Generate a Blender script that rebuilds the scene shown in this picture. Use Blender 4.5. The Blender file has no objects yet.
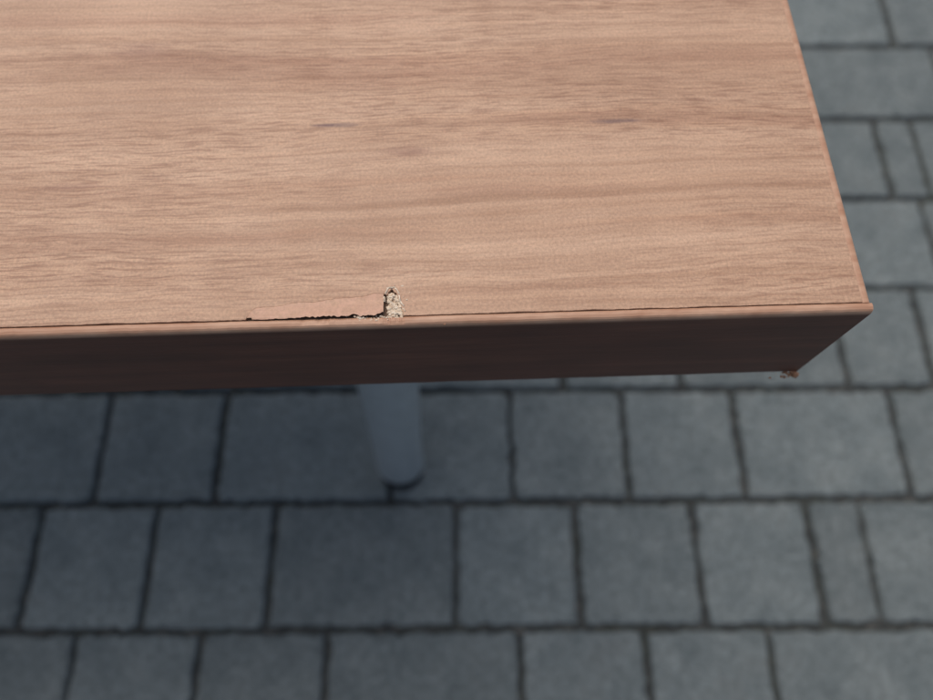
import bpy, math, random, bmesh
from mathutils import Vector, noise as mnoise
random.seed(7)
S=bpy.context.scene
S.view_settings.view_transform='Standard'; S.view_settings.look='None'; S.view_settings.exposure=0

# ---------------- helpers
def newmat(name):
    m=bpy.data.materials.new(name); m.use_nodes=True
    nt=m.node_tree; b=nt.nodes['Principled BSDF']
    return m,nt,b
def N(nt,t,**k):
    n=nt.nodes.new(t)
    for a,v in k.items(): setattr(n,a,v)
    return n
def mapping(nt,src,scale,loc=(0,0,0)):
    m=N(nt,'ShaderNodeMapping'); m.inputs['Scale'].default_value=scale; m.inputs['Location'].default_value=loc
    nt.links.new(src,m.inputs['Vector']); return m.outputs[0]
def noise(nt,vec,scale=1,detail=3,rough=.5,dist=0):
    n=N(nt,'ShaderNodeTexNoise'); n.inputs['Scale'].default_value=scale; n.inputs['Detail'].default_value=detail
    n.inputs['Roughness'].default_value=rough; n.inputs['Distortion'].default_value=dist
    nt.links.new(vec,n.inputs['Vector']); return n.outputs[0]
def ramp(nt,fac,stops):
    r=N(nt,'ShaderNodeValToRGB'); e=r.color_ramp.elements
    while len(e)<len(stops): e.new(.5)
    for i,(p,c) in enumerate(stops):
        e[i].position=p; e[i].color=(c[0],c[1],c[2],1) if not isinstance(c,(int,float)) else (c,c,c,1)
    nt.links.new(fac,r.inputs[0]); return r.outputs[0]
def mix(nt,fac,a,b,mode='MIX'):
    m=N(nt,'ShaderNodeMix',data_type='RGBA',blend_type=mode)
    for i,(sock,v) in enumerate(((m.inputs[0],fac),(m.inputs[6],a),(m.inputs[7],b))):
        if isinstance(v,(int,float)):
            sock.default_value=v if i==0 else (v,v,v,1)
        elif isinstance(v,tuple): sock.default_value=(v[0],v[1],v[2],1)
        else: nt.links.new(v,sock)
    return m.outputs[2]
def math_(nt,op,a,b):
    m=N(nt,'ShaderNodeMath',operation=op)
    for i,v in enumerate((a,b)):
        if isinstance(v,(int,float)): m.inputs[i].default_value=v
        else: nt.links.new(v,m.inputs[i])
    return m.outputs[0]
def bump(nt,b,h,strength,dist,prev=None):
    n=N(nt,'ShaderNodeBump'); n.inputs['Strength'].default_value=strength; n.inputs['Distance'].default_value=dist
    nt.links.new(h,n.inputs['Height'])
    if prev: nt.links.new(prev,n.inputs['Normal'])
    nt.links.new(n.outputs[0],b.inputs['Normal']); return n.outputs[0]
def mesh(name,verts,faces,mat,parent=None,smooth=False):
    me=bpy.data.meshes.new(name); me.from_pydata(verts,[],faces); me.update()
    bm=bmesh.new(); bm.from_mesh(me); bmesh.ops.recalc_face_normals(bm,faces=bm.faces); bm.to_mesh(me); bm.free()
    o=bpy.data.objects.new(name,me); S.collection.objects.link(o); me.materials.append(mat)
    if parent: o.parent=parent
    if smooth:
        for p in me.polygons: p.use_smooth=True
    return o

# ---------------- materials
def wood(name,worn=False):
    m,nt,b=newmat(name)
    tc=N(nt,'ShaderNodeTexCoord').outputs['Object']
    w=noise(nt,mapping(nt,tc,(5,14,1)),1,3,.5)
    w2=noise(nt,mapping(nt,tc,(70,70,1)),1,2,.5)
    wm=math_(nt,'ADD',math_(nt,'MULTIPLY',w,.014),math_(nt,'MULTIPLY',w2,.0012))
    sep=N(nt,'ShaderNodeSeparateXYZ'); nt.links.new(tc,sep.inputs[0])
    cmb=N(nt,'ShaderNodeCombineXYZ'); nt.links.new(sep.outputs[0],cmb.inputs[0])
    nt.links.new(math_(nt,'ADD',sep.outputs[1],wm),cmb.inputs[1])
    P=cmb.outputs[0]
    bands=noise(nt,mapping(nt,P,(2.5,65,1)),1,4,.6)
    col=ramp(nt,bands,[(.30,(.420,.235,.150)),(.45,(.530,.335,.222)),(.58,(.600,.397,.272)),(.75,(.505,.297,.195))])
    st=noise(nt,mapping(nt,P,(7,460,1)),1,3,.6)
    col=mix(nt,.7,col,ramp(nt,st,[(.30,(.78,.72,.67)),(.48,(.97,.97,.97)),(.7,(1.12,1.12,1.10))]),'MULTIPLY')
    st2=noise(nt,mapping(nt,P,(3,170,1),(1,5,0)),1,2,.5)
    col=mix(nt,.4,col,ramp(nt,st2,[(.32,(.80,.74,.70)),(.5,(1,1,1)),(.7,(1.08,1.08,1.07))]),'MULTIPLY')
    po=noise(nt,mapping(nt,P,(105,1500,1)),1,2,.6)
    pm=noise(nt,mapping(nt,P,(7,38,1),(3,2,0)),1,3,.5)
    pore=math_(nt,'MULTIPLY',ramp(nt,po,[(.38,1.0),(.52,0.0)]),ramp(nt,pm,[(.38,.12),(.60,.60)]))
    if worn: pore=math_(nt,'MULTIPLY',pore,.3)
    col=mix(nt,pore,col,(.26,.125,.075))
    nz=noise(nt,mapping(nt,tc,(180,700,1)),1,3,.6)
    for (ex,ey,rx,ry,s,c) in ((-.1304,.059,.0075,.0009,.85,(.16,.10,.10)),(-.0553,.0579,.008,.0009,.8,(.16,.10,.10)),(-.1117,.0498,.0075,.0020,.5,(.26,.12,.09)),(-.135,.0590,.0035,.0007,.6,(.2,.11,.1)),(-.186,.0865,.010,.004,.3,(.25,.12,.1)),(-.199,.0415,.009,.0016,.3,(.25,.12,.1)),(-.41,.06,.009,.0014,.7,(.2,.11,.1)),(-.73,.2,.011,.0016,.7,(.2,.11,.1)),(-.3,.35,.011,.0016,.6,(.2,.11,.1))):
        dx=math_(nt,'DIVIDE',math_(nt,'SUBTRACT',sep.outputs[0],ex),rx); dy=math_(nt,'DIVIDE',math_(nt,'SUBTRACT',sep.outputs[1],ey),ry)
        rr=math_(nt,'ADD',math_(nt,'MULTIPLY',dx,dx),math_(nt,'MULTIPLY',dy,dy))
        rr=math_(nt,'ADD',rr,math_(nt,'MULTIPLY',nz,1.6))
        k=ramp(nt,math_(nt,'MULTIPLY',rr,.4),[(.28,s),(.72,0.0)])
        col=mix(nt,k,col,c)
    sp=noise(nt,tc,1400,2,.7)
    col=mix(nt,.75,col,ramp(nt,sp,[(.3,(.78,.78,.79)),(.7,(1.21,1.21,1.20))]),'MULTIPLY')
    sn=noise(nt,tc,22,4,.6)
    col=mix(nt,.6,col,ramp(nt,sn,[(.35,(.84,.80,.78)),(.65,(1.07,1.07,1.07))]),'MULTIPLY')
    if worn:
        wn=noise(nt,tc,420,4,.6)
        col=mix(nt,ramp(nt,wn,[(.35,.15),(.65,.55)]),col,(.70,.41,.30))
    nt.links.new(col,b.inputs['Base Color'])
    nt.links.new(ramp(nt,noise(nt,tc,60,4,.6),[(.3,.42),(.7,.56)]),b.inputs['Roughness'])
    b.inputs['Specular IOR Level'].default_value=.45
    p=bump(nt,b,noise(nt,tc,1200,3,.6),.5,.0003)
    inv=math_(nt,'SUBTRACT',1.0,pore)
    bump(nt,b,inv,.4,.00012,p)
    return m
M_wood=wood('cherry_laminate'); M_worn=wood('worn_laminate',True)

def bandmat():
    m,nt,b=newmat('edge_band_plastic')
    tc=N(nt,'ShaderNodeTexCoord').outputs['Object']
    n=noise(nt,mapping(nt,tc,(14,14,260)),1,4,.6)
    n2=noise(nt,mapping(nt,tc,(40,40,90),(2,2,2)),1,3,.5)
    col=ramp(nt,n,[(.3,(.088,.029,.018)),(.55,(.125,.042,.026)),(.75,(.170,.063,.038))])  # reddish-brown grain, colour darkened to stand in for shade on the front face
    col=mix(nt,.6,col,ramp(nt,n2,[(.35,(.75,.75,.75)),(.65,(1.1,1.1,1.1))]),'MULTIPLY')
    sep=N(nt,'ShaderNodeSeparateXYZ'); nt.links.new(tc,sep.inputs[0])
    top=N(nt,'ShaderNodeMapRange'); top.inputs[1].default_value=-.0026; top.inputs[2].default_value=-.0012
    nt.links.new(sep.outputs[2],top.inputs[0])
    col=mix(nt,top.outputs[0],col,mix(nt,ramp(nt,noise(nt,mapping(nt,tc,(60,300,60)),1,4,.6),[(.3,0.0),(.7,1.0)]),(.42,.215,.13),(.60,.38,.26)))  # lighter colour on the rounded top edge paints in the light it catches
    nt.links.new(col,b.inputs['Base Color']); b.inputs['Roughness'].default_value=.42
    b.inputs['Specular IOR Level'].default_value=.35
    bump(nt,b,noise(nt,mapping(nt,tc,(150,400,900)),1,3,.6),.3,.0002)
    return m
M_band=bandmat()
def chipmat():
    m,nt,b=newmat('chipboard')
    tc=N(nt,'ShaderNodeTexCoord').outputs['Object']
    n=noise(nt,mapping(nt,tc,(700,1100,1100)),1,3,.6)
    nt.links.new(ramp(nt,n,[(.28,(.50,.36,.25)),(.42,(.70,.57,.43)),(.65,(.82,.72,.58))]),b.inputs['Base Color'])
    b.inputs['Roughness'].default_value=.9; bump(nt,b,n,.3,.0002); return m
M_chip=chipmat()
def simple(name,c,r=.6,metal=0,ns=300,var=.2):
    m,nt,b=newmat(name); tc=N(nt,'ShaderNodeTexCoord').outputs['Object']
    n=noise(nt,tc,ns,4,.6)
    nt.links.new(ramp(nt,n,[(.3,tuple(x*(1-var) for x in c)),(.7,tuple(x*(1+var) for x in c))]),b.inputs['Base Color'])
    b.inputs['Roughness'].default_value=r; b.inputs['Metallic'].default_value=metal
    bump(nt,b,n,.15,.0005); return m
M_dark=simple('core_glue_dark',(.16,.10,.065),.9)
M_leg=simple('grey_metal',(.48,.52,.54),.30,.25,60,.1)
M_foot=simple('black_rubber',(.012,.012,.014),.7)
M_under=simple('underside_liner',(.25,.2,.16),.8)

# ---------------- table
table=bpy.data.objects.new('wooden_table',None); S.collection.objects.link(table)
CX,CY,TZ=.0976,.0706,.745
ROT=math.radians(1.85)
table.location=(CX,CY,TZ); table.rotation_euler=(0,0,ROT)
L,W,T=1.6,.8,.0434
BT=.0022
def fn(x,s,seed=0): return mnoise.noise(Vector((x*s,seed*7.3,1.7)))
def xs_list():
    xs=[];x=-L+BT
    while x< -.160: xs.append(x); x+=.0012
    x=-.160
    while x< -.105: xs.append(x); x+=.0002
    x=-.105
    while x< -BT-.0003: xs.append(x); x+=.0007
    xs.append(-BT-.00015); return xs
def lerp_pts(x,pts):
    for (a,ya),(b,yb) in zip(pts,pts[1:]):
        if a<=x<=b: return ya+(yb-ya)*(x-a)/(b-a)
    return None
FL=[(-.1500,.0030),(-.1493,.0044),(-.1478,.0056),(-.1440,.0058),(-.1390,.0066),(-.1340,.0066),(-.1290,.0074),(-.1230,.0077),(-.1190,.0086),(-.1172,.0084)]
HO=[(-.1172,.0084),(-.1166,.0078),(-.1162,.0090),(-.1154,.0095),(-.1149,.0086),(-.1143,.0087),(-.1138,.0070),(-.1133,.0062),(-.1131,.0044),(-.1126,.0030)]
def basefront(x):
    g=.00020+.00018*fn(x,260,1)+.00010*fn(x,1400,2)
    if x<-.149: g+=.00005+.0002*max(0,fn(x,60,9))
    return BT+max(.00005,g)
def lamfront(x):
    y=lerp_pts(x,FL)
    if y is not None: return y+.00018*fn(x,900,3)+.0003*fn(x,200,31)
    y=lerp_pts(x,HO)
    if y is not None: return y+.0005*fn(x,1500,4)
    return basefront(x)
YB=.013
v=[];f=[];xs=xs_list()
for x in xs:
    y=lamfront(x); v+= [(x,y,-.0009),(x,y,-.00005),(x,y+.00006,0),(x,YB,0),(x,W-BT,0)]
for i in range(len(xs)-1):
    for k in range(4): a=i*5+k; f.append((a,a+1,a+6,a+5))
mesh('laminate_top',v,f,M_wood,table)
v=[];f=[];fx=[x for x in xs if FL[0][0]+.0001<=x<=FL[-1][0]-.0001]; K=9
for x in fx:
    t=(x-FL[0][0])/(FL[-1][0]-FL[0][0])
    yt=lamfront(x)-.00008
    gap=.00018+.00018*fn(x,700,5)+.00012*fn(x,2600,6)
    if t>.40: gap+=.00010+.0006*fn(x,420,8)+.0003*(t-.4)+.0004*fn(x,1300,44)
    if t<.04: gap+=.0005
    if t>.94: gap+=.0010*((t-.94)/.06)**1.5
    yf=min(BT+max(.0001,gap),yt-.0002)
    lift=.0006*math.sin(min(1,t*1.1)*math.pi*.72)
    row=[(x,yf+.0001,-.0004+lift)]
    for k in range(K):
        s=k/(K-1); row.append((x,yf+(yt-yf)*s,.00008+lift*(1-s)**1.7-(.00008 if k==0 else 0)+.00005*fn(x+s,300,12)))
    row.append((x,yt+.00003,-.0004))
    v+=row
M=K+2
for i in range(len(fx)-1):
    for k in range(M-1): a=i*M+k; f.append((a,a+1,a+M+1,a+M))
f.append(tuple(range(M))); f.append(tuple(range((len(fx)-1)*M,len(fx)*M)))
mesh('torn_laminate_flake',v,f,M_worn,table,False)
def box(name,x0,x1,y0,y1,z0,z1,mat,parent):
    v=[(x,y,z) for x in(x0,x1) for y in(y0,y1) for z in(z0,z1)]
    return mesh(name,v,[(0,1,3,2),(4,6,7,5),(0,4,5,1),(2,3,7,6),(0,2,6,4),(1,5,7,3)],mat,parent)
box('core_board',-L+BT,-BT-.0001,BT+.0001,W-BT,-T+.001,-.0011,M_dark,table)
box('underside',-L+BT+.0005,-BT-.0005,BT+.0005,W-BT-.0005,-T+.0002,-T+.0009,M_under,table)
def bumpf(s,a,b,e=.0015): return max(0,min(1,(s-a)/e,(b-s)/e))
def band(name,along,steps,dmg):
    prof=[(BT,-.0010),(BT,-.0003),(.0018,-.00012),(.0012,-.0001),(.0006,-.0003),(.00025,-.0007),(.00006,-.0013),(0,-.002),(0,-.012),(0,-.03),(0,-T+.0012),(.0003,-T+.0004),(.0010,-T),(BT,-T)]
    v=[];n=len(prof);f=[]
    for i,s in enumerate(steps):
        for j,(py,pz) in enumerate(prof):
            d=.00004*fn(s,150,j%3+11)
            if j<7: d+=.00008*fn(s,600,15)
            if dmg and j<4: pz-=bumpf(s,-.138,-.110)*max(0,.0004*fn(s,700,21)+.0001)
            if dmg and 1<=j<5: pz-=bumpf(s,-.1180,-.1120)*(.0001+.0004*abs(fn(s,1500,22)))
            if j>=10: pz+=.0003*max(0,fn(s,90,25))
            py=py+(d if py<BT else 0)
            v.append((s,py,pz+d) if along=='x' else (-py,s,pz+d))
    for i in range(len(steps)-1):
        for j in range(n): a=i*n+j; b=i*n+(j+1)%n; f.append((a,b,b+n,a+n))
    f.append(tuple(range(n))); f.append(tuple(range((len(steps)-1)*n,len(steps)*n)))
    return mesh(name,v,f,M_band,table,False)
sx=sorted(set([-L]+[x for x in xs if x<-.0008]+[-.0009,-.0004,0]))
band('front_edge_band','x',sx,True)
sy=[BT+.0001+i*.002 for i in range(int((W-BT)/.002))]
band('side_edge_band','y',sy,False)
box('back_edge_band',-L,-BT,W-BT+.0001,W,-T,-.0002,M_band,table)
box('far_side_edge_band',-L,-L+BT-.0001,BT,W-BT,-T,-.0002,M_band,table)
def crumbs(name,pts,mat):
    v=[];f=[]
    for (x,y,z,r) in pts:
        b=len(v); n=6
        rot=random.random()*6.3; el=random.uniform(.5,1.9)
        for ring,(rz,rr) in enumerate(((-.6,.6),(0,1),(.55,.6))):
            for k in range(n):
                a=rot+k*math.tau/n; q=r*rr*random.uniform(.65,1.2)
                v.append((x+q*math.cos(a)*el,y+q*math.sin(a),z+rz*r*random.uniform(.7,1.2)))
        for ring in range(2):
            for k in range(n):
                a=b+ring*n+k; c=b+ring*n+(k+1)%n; f.append((a,c,c+n,a+n))
        f.append(tuple(range(b,b+n))); f.append(tuple(range(b+2*n,b+3*n)))
    return mesh(name,v,f,mat,table)
pts=[]
for i in range(190):
    x=random.uniform(-.1163,-.1130); yt=lerp_pts(x,HO) or .003
    y=random.uniform(.0018,max(.0022,yt-.0004))
    pts.append((x,y,random.uniform(-.0010,-.0005),random.uniform(.00025,.00055)))
for i in range(60):
    x=-.1160-abs(random.gauss(0,.0060)); pts.append((x,random.uniform(.0012,.0028),random.uniform(-.0008,-.0002),random.uniform(.00012,.00032)))
for i in range(10):
    pts.append((-.1235+random.gauss(0,.0008),.0022+random.gauss(0,.0003),-.0002,random.uniform(.0002,.0004)))
for i in range(12):
    pts.append((random.uniform(-.1155,-.1110),random.uniform(.0050,.0110),random.uniform(0,.0001),random.uniform(.00008,.0002)))
crumbs('exposed_chipboard',pts,M_chip)
v=[];f=[]
for (x,y,l,a,h) in ((-.1164,.0088,.0016,1.2,.0006),(-.1156,.0096,.0018,.1,.0005),(-.1144,.0088,.0017,-1.0,.0006),(-.1138,.0068,.0019,-1.35,.0005),(-.1132,.0052,.0014,-1.0,.0004),(-.1150,.0072,.0013,.8,.0003),(-.1169,.0070,.0014,1.7,.0003),(-.1126,.0036,.0012,-.8,.0003)):
    b_=len(v); ns=7
    for i in range(ns):
        s=i/(ns-1)-.5; px,py=x+l*s*math.cos(a)+random.gauss(0,.00007),y+l*s*math.sin(a)+random.gauss(0,.00007)
        hh=h*(1-(2*s)**2*.8)*random.uniform(.7,1.2); ox,oy=-math.sin(a)*.0004,math.cos(a)*.0004
        v+=[(px,py,-.0006),(px+ox*.4,py+oy*.4,hh*.7),(px+ox*1.1,py+oy*1.1,hh)]
    for i in range(ns-1):
        for k in range(2): q=b_+i*3+k; f.append((q,q+1,q+4,q+3))
mesh('curled_chip_shards',v,f,M_chip,table)
M_spl=simple('splinter_brown',(.34,.18,.10),.8,0,900,.5)
pts=[]
for i in range(40):
    pts.append((.0002-abs(random.gauss(0,.0026)),random.uniform(-.0014,.0006),-T+random.uniform(-.0012,.0008),random.uniform(.0002,.0007)))
for i in range(26):
    x=random.uniform(-.33,-.01); pts.append((x,.0003+random.uniform(-.0002,.0010),-.0003-random.random()*.0012,random.uniform(.00008,.00022)))
crumbs('splinters',pts,M_spl)

# legs
def leg(name,top,bot):
    n=28; top=Vector(top); bot=Vector(bot)
    def rings(st,mat,nm):
        v=[];f=[]
        for (t,r) in st:
            c=top.lerp(bot,t)
            for k in range(n):
                a=k*math.tau/n; v.append((c.x+r*1.05*math.cos(a),c.y+r*.92*math.sin(a),c.z))
        for i in range(len(st)-1):
            for k in range(n): a=i*n+k;b=i*n+(k+1)%n; f.append((a,b,b+n,a+n))
        f.append(tuple(range(n))); f.append(tuple(range((len(st)-1)*n,len(st)*n)))
        return mesh(nm,v,f,mat,table,True)
    rings([(0,.031),(.004,.031),(.006,.0240),(.4,.0238),(.75,.0245),(.90,.0270),(.925,.0268),(.940,.023)],M_leg,name)
    rings([(.9405,.018),(.955,.018),(.958,.0235),(.985,.0250),(.998,.0245),(1.0,.0225)],M_foot,name+'_foot')
def tolocal(x,y,z):
    a=-ROT; dx,dy=x-CX,y-CY
    return (dx*math.cos(a)-dy*math.sin(a),dx*math.sin(a)+dy*math.cos(a),z-TZ)
lt=tolocal(-.046,.188,.745-T); lb=tolocal(-.083,.186,.0005)
leg('leg_1',lt,lb)
leg('leg_2',(-L-lt[0],lt[1],lt[2]),(-L-lb[0],lb[1],lb[2]))
leg('leg_3',(lt[0],W-lt[1],lt[2]),(lb[0],W-lb[1],lb[2]))
leg('leg_4',(-L-lt[0],W-lt[1],lt[2]),(-L-lb[0],W-lb[1],lb[2]))
box('rail_1',-L+.18,-.18,lt[1]-.015,lt[1]+.015,-T-.03,-T-.0005,M_leg,table)
box('rail_2',-L+.18,-.18,W-lt[1]-.015,W-lt[1]+.015,-T-.03,-T-.0005,M_leg,table)

# ---------------- paving
m,nt,b=newmat('concrete_paver'); M_pav=m
tc=N(nt,'ShaderNodeTexCoord').outputs['Object']
at=N(nt,'ShaderNodeAttribute',attribute_name='tone').outputs['Fac']
n1=noise(nt,tc,18,6,.68); n2=noise(nt,tc,120,5,.75); n3=noise(nt,tc,260,2,.6)
col=ramp(nt,n1,[(.3,(.112,.138,.142)),(.5,(.151,.180,.182)),(.72,(.205,.235,.232))])
col=mix(nt,.9,col,ramp(nt,at,[(0,.88),(1,1.12)]),'MULTIPLY')
col=mix(nt,.9,col,ramp(nt,n2,[(.32,.58),(.68,1.42)]),'MULTIPLY')
col=mix(nt,ramp(nt,n3,[(.70,0.0),(.77,.6)]),col,(.60,.62,.62))
dk=noise(nt,tc,9,6,.7)
col=mix(nt,ramp(nt,dk,[(.57,0.0),(.74,.55)]),col,(.070,.082,.086))
nt.links.new(col,b.inputs['Base Color']); b.inputs['Roughness'].default_value=.7
p=bump(nt,b,n2,.7,.003)
bump(nt,b,n3,.5,.0015,p)

R=.15
rows={-1:[-.6886,-.4636,-.3155,-.164,.0633,.2113,.3593,.585],
 0:[-.6865,-.5365,-.390,-.240,-.0129,.137,.287,.431,.4985],
 1:[-.700,-.475,-.321,-.096,.0595,.2085,.3588,.5705,.7205],
 2:[-.09,.133,.2927,.520,.640],
 3:[.30,.455,.69], 4:[.42,.65,.71], 5:[.33,.553,.78], 6:[.49,.722,.87]}
rng=random.Random(3)
def nxt(): return rng.choice([.15,.15,.15,.225,.225,.15,.225,.075])
v=[];f=[];tone=[]
EXT=4.0
for r in range(-26,27):
    js=list(rows.get(r,[rng.uniform(-.1,.1)]))
    while js[0]>-EXT: js.insert(0,js[0]-nxt())
    while js[-1]<EXT: js.append(js[-1]+nxt())
    near=abs(r)<9
    for a,c in zip(js,js[1:]):
        j=.0037
        x0,x1,y0,y1=a+j,c-j,-.001+r*R+j,-.001+(r+1)*R-j
        x0+=rng.uniform(-1,1)*.0013;x1+=rng.uniform(-1,1)*.0013;y0+=rng.uniform(-1,1)*.0013;y1+=rng.uniform(-1,1)*.0013
        out=[];cr=.004
        kx=max(2,int((x1-x0)/.010)) if near else 2; ky=14 if near else 2
        def seg(p,q,k):
            for i in range(k): t=i/k; out.append((p[0]+(q[0]-p[0])*t,p[1]+(q[1]-p[1])*t))
        seg((x0+cr,y0),(x1-cr,y0),kx);seg((x1-cr,y0),(x1,y0+cr),2);seg((x1,y0+cr),(x1,y1-cr),ky);seg((x1,y1-cr),(x1-cr,y1),2)
        seg((x1-cr,y1),(x0+cr,y1),kx);seg((x0+cr,y1),(x0,y1-cr),2);seg((x0,y1-cr),(x0,y0+cr),ky);seg((x0,y0+cr),(x0+cr,y0),2)
        cx,cy=(x0+x1)/2,(y0+y1)/2; n=len(out); bse=len(v)
        z=rng.uniform(-.0012,.0008); tx,ty=rng.uniform(-.010,.010),rng.uniform(-.010,.010)
        tn=rng.random()
        jit=[(mnoise.noise(Vector((px*70,py*70,3)))*.0036+rng.uniform(-.0012,.0012),mnoise.noise(Vector((px*70,py*70,9)))*.0036+rng.uniform(-.0012,.0012)) if near else (0,0) for px,py in out]
        for ins,dz in ((0,-.04),(0,-.0060),(.0012,-.0022),(.0030,-.0005),(.007,0)):
            for (px,py),(ja,jb) in zip(out,jit):
                hx,hy=(x1-x0)/2,(y1-y0)/2
                qx=cx+(px-cx)*(1-ins/hx)+ja; qy=cy+(py-cy)*(1-ins/hy)+jb
                v.append((qx,qy,z+dz+(tx*(px-cx)+ty*(py-cy))))
        for ring in range(4):
            for k in range(n): p_=bse+ring*n+k; q_=bse+ring*n+(k+1)%n; f.append((p_,q_,q_+n,p_+n))
        f.append(tuple(range(bse+4*n,bse+5*n)))
        tone+= [tn]*(5*n)
me=bpy.data.meshes.new('pavement'); me.from_pydata(v,[],f); me.update()
at_=me.attributes.new('tone','FLOAT','POINT'); at_.data.foreach_set('value',tone)
me.materials.append(M_pav)
pav=bpy.data.objects.new('pavement',me); S.collection.objects.link(pav)
pav.rotation_euler=(0,0,math.radians(.35))

m,nt,b=newmat('ground_sand'); 
tc=N(nt,'ShaderNodeTexCoord').outputs['Object']
g1=noise(nt,tc,90,5,.7); g2=noise(nt,tc,8,3,.6)
sand=ramp(nt,g1,[(.3,(.028,.032,.033)),(.55,(.060,.065,.063)),(.75,(.17,.165,.15))])
sand=mix(nt,ramp(nt,g2,[(.5,0.0),(.7,.4)]),sand,(.050,.060,.038))
bk=N(nt,'ShaderNodeTexBrick'); nt.links.new(tc,bk.inputs['Vector'])
bk.inputs['Scale'].default_value=1; bk.inputs['Brick Width'].default_value=.18; bk.inputs['Row Height'].default_value=.15; bk.inputs['Mortar Size'].default_value=.005
bk.inputs['Color1'].default_value=(.13,.165,.17,1); bk.inputs['Color2'].default_value=(.17,.21,.21,1); bk.inputs['Mortar'].default_value=(.04,.04,.04,1)
sep=N(nt,'ShaderNodeSeparateXYZ'); nt.links.new(tc,sep.inputs[0])
far=math_(nt,'GREATER_THAN',math_(nt,'MAXIMUM',math_(nt,'ABSOLUTE',sep.outputs[0],0),math_(nt,'ABSOLUTE',sep.outputs[1],0)),3.95)
nt.links.new(mix(nt,far,sand,bk.outputs[0]),b.inputs['Base Color']); b.inputs['Roughness'].default_value=.95
bump(nt,b,g1,.8,.003)
gs=300
mesh('ground',[(-gs,-gs,-.0072),(gs,-gs,-.0072),(gs,gs,-.0072),(-gs,gs,-.0072)],[(0,1,2,3)],m)

# ---------------- light
el,az=math.radians(68),math.radians(-35)
w=bpy.data.worlds.new('World'); S.world=w; w.use_nodes=True; nt=w.node_tree
bg=nt.nodes['Background']; sk=nt.nodes.new('ShaderNodeTexSky'); sk.sky_type='NISHITA'; sk.sun_disc=False
sk.sun_elevation=el; sk.sun_rotation=az; sk.dust_density=5; sk.air_density=1.0; sk.ozone_density=1
nt.links.new(sk.outputs[0],bg.inputs[0]); bg.inputs[1].default_value=.092
sd=bpy.data.lights.new('sun','SUN'); sd.energy=1.4; sd.angle=math.radians(65); sd.color=(1,.94,.86)
so=bpy.data.objects.new('sun',sd); S.collection.objects.link(so)
d=Vector((math.sin(az)*math.cos(el),math.cos(az)*math.cos(el),math.sin(el)))
so.rotation_euler=d.to_track_quat('Z','Y').to_euler(); so.location=d*5

# ---------------- camera
cd=bpy.data.cameras.new('camera'); cam=bpy.data.objects.new('camera',cd); S.collection.objects.link(cam)
cam.location=(0,0,.897); cam.rotation_euler=(math.radians(90-68.3),0,0)
cd.sensor_width=36; cd.lens=27.0; cd.clip_start=.01; cd.clip_end=1000
cd.dof.use_dof=True; cd.dof.focus_distance=.168; cd.dof.aperture_fstop=9.5
S.camera=cam
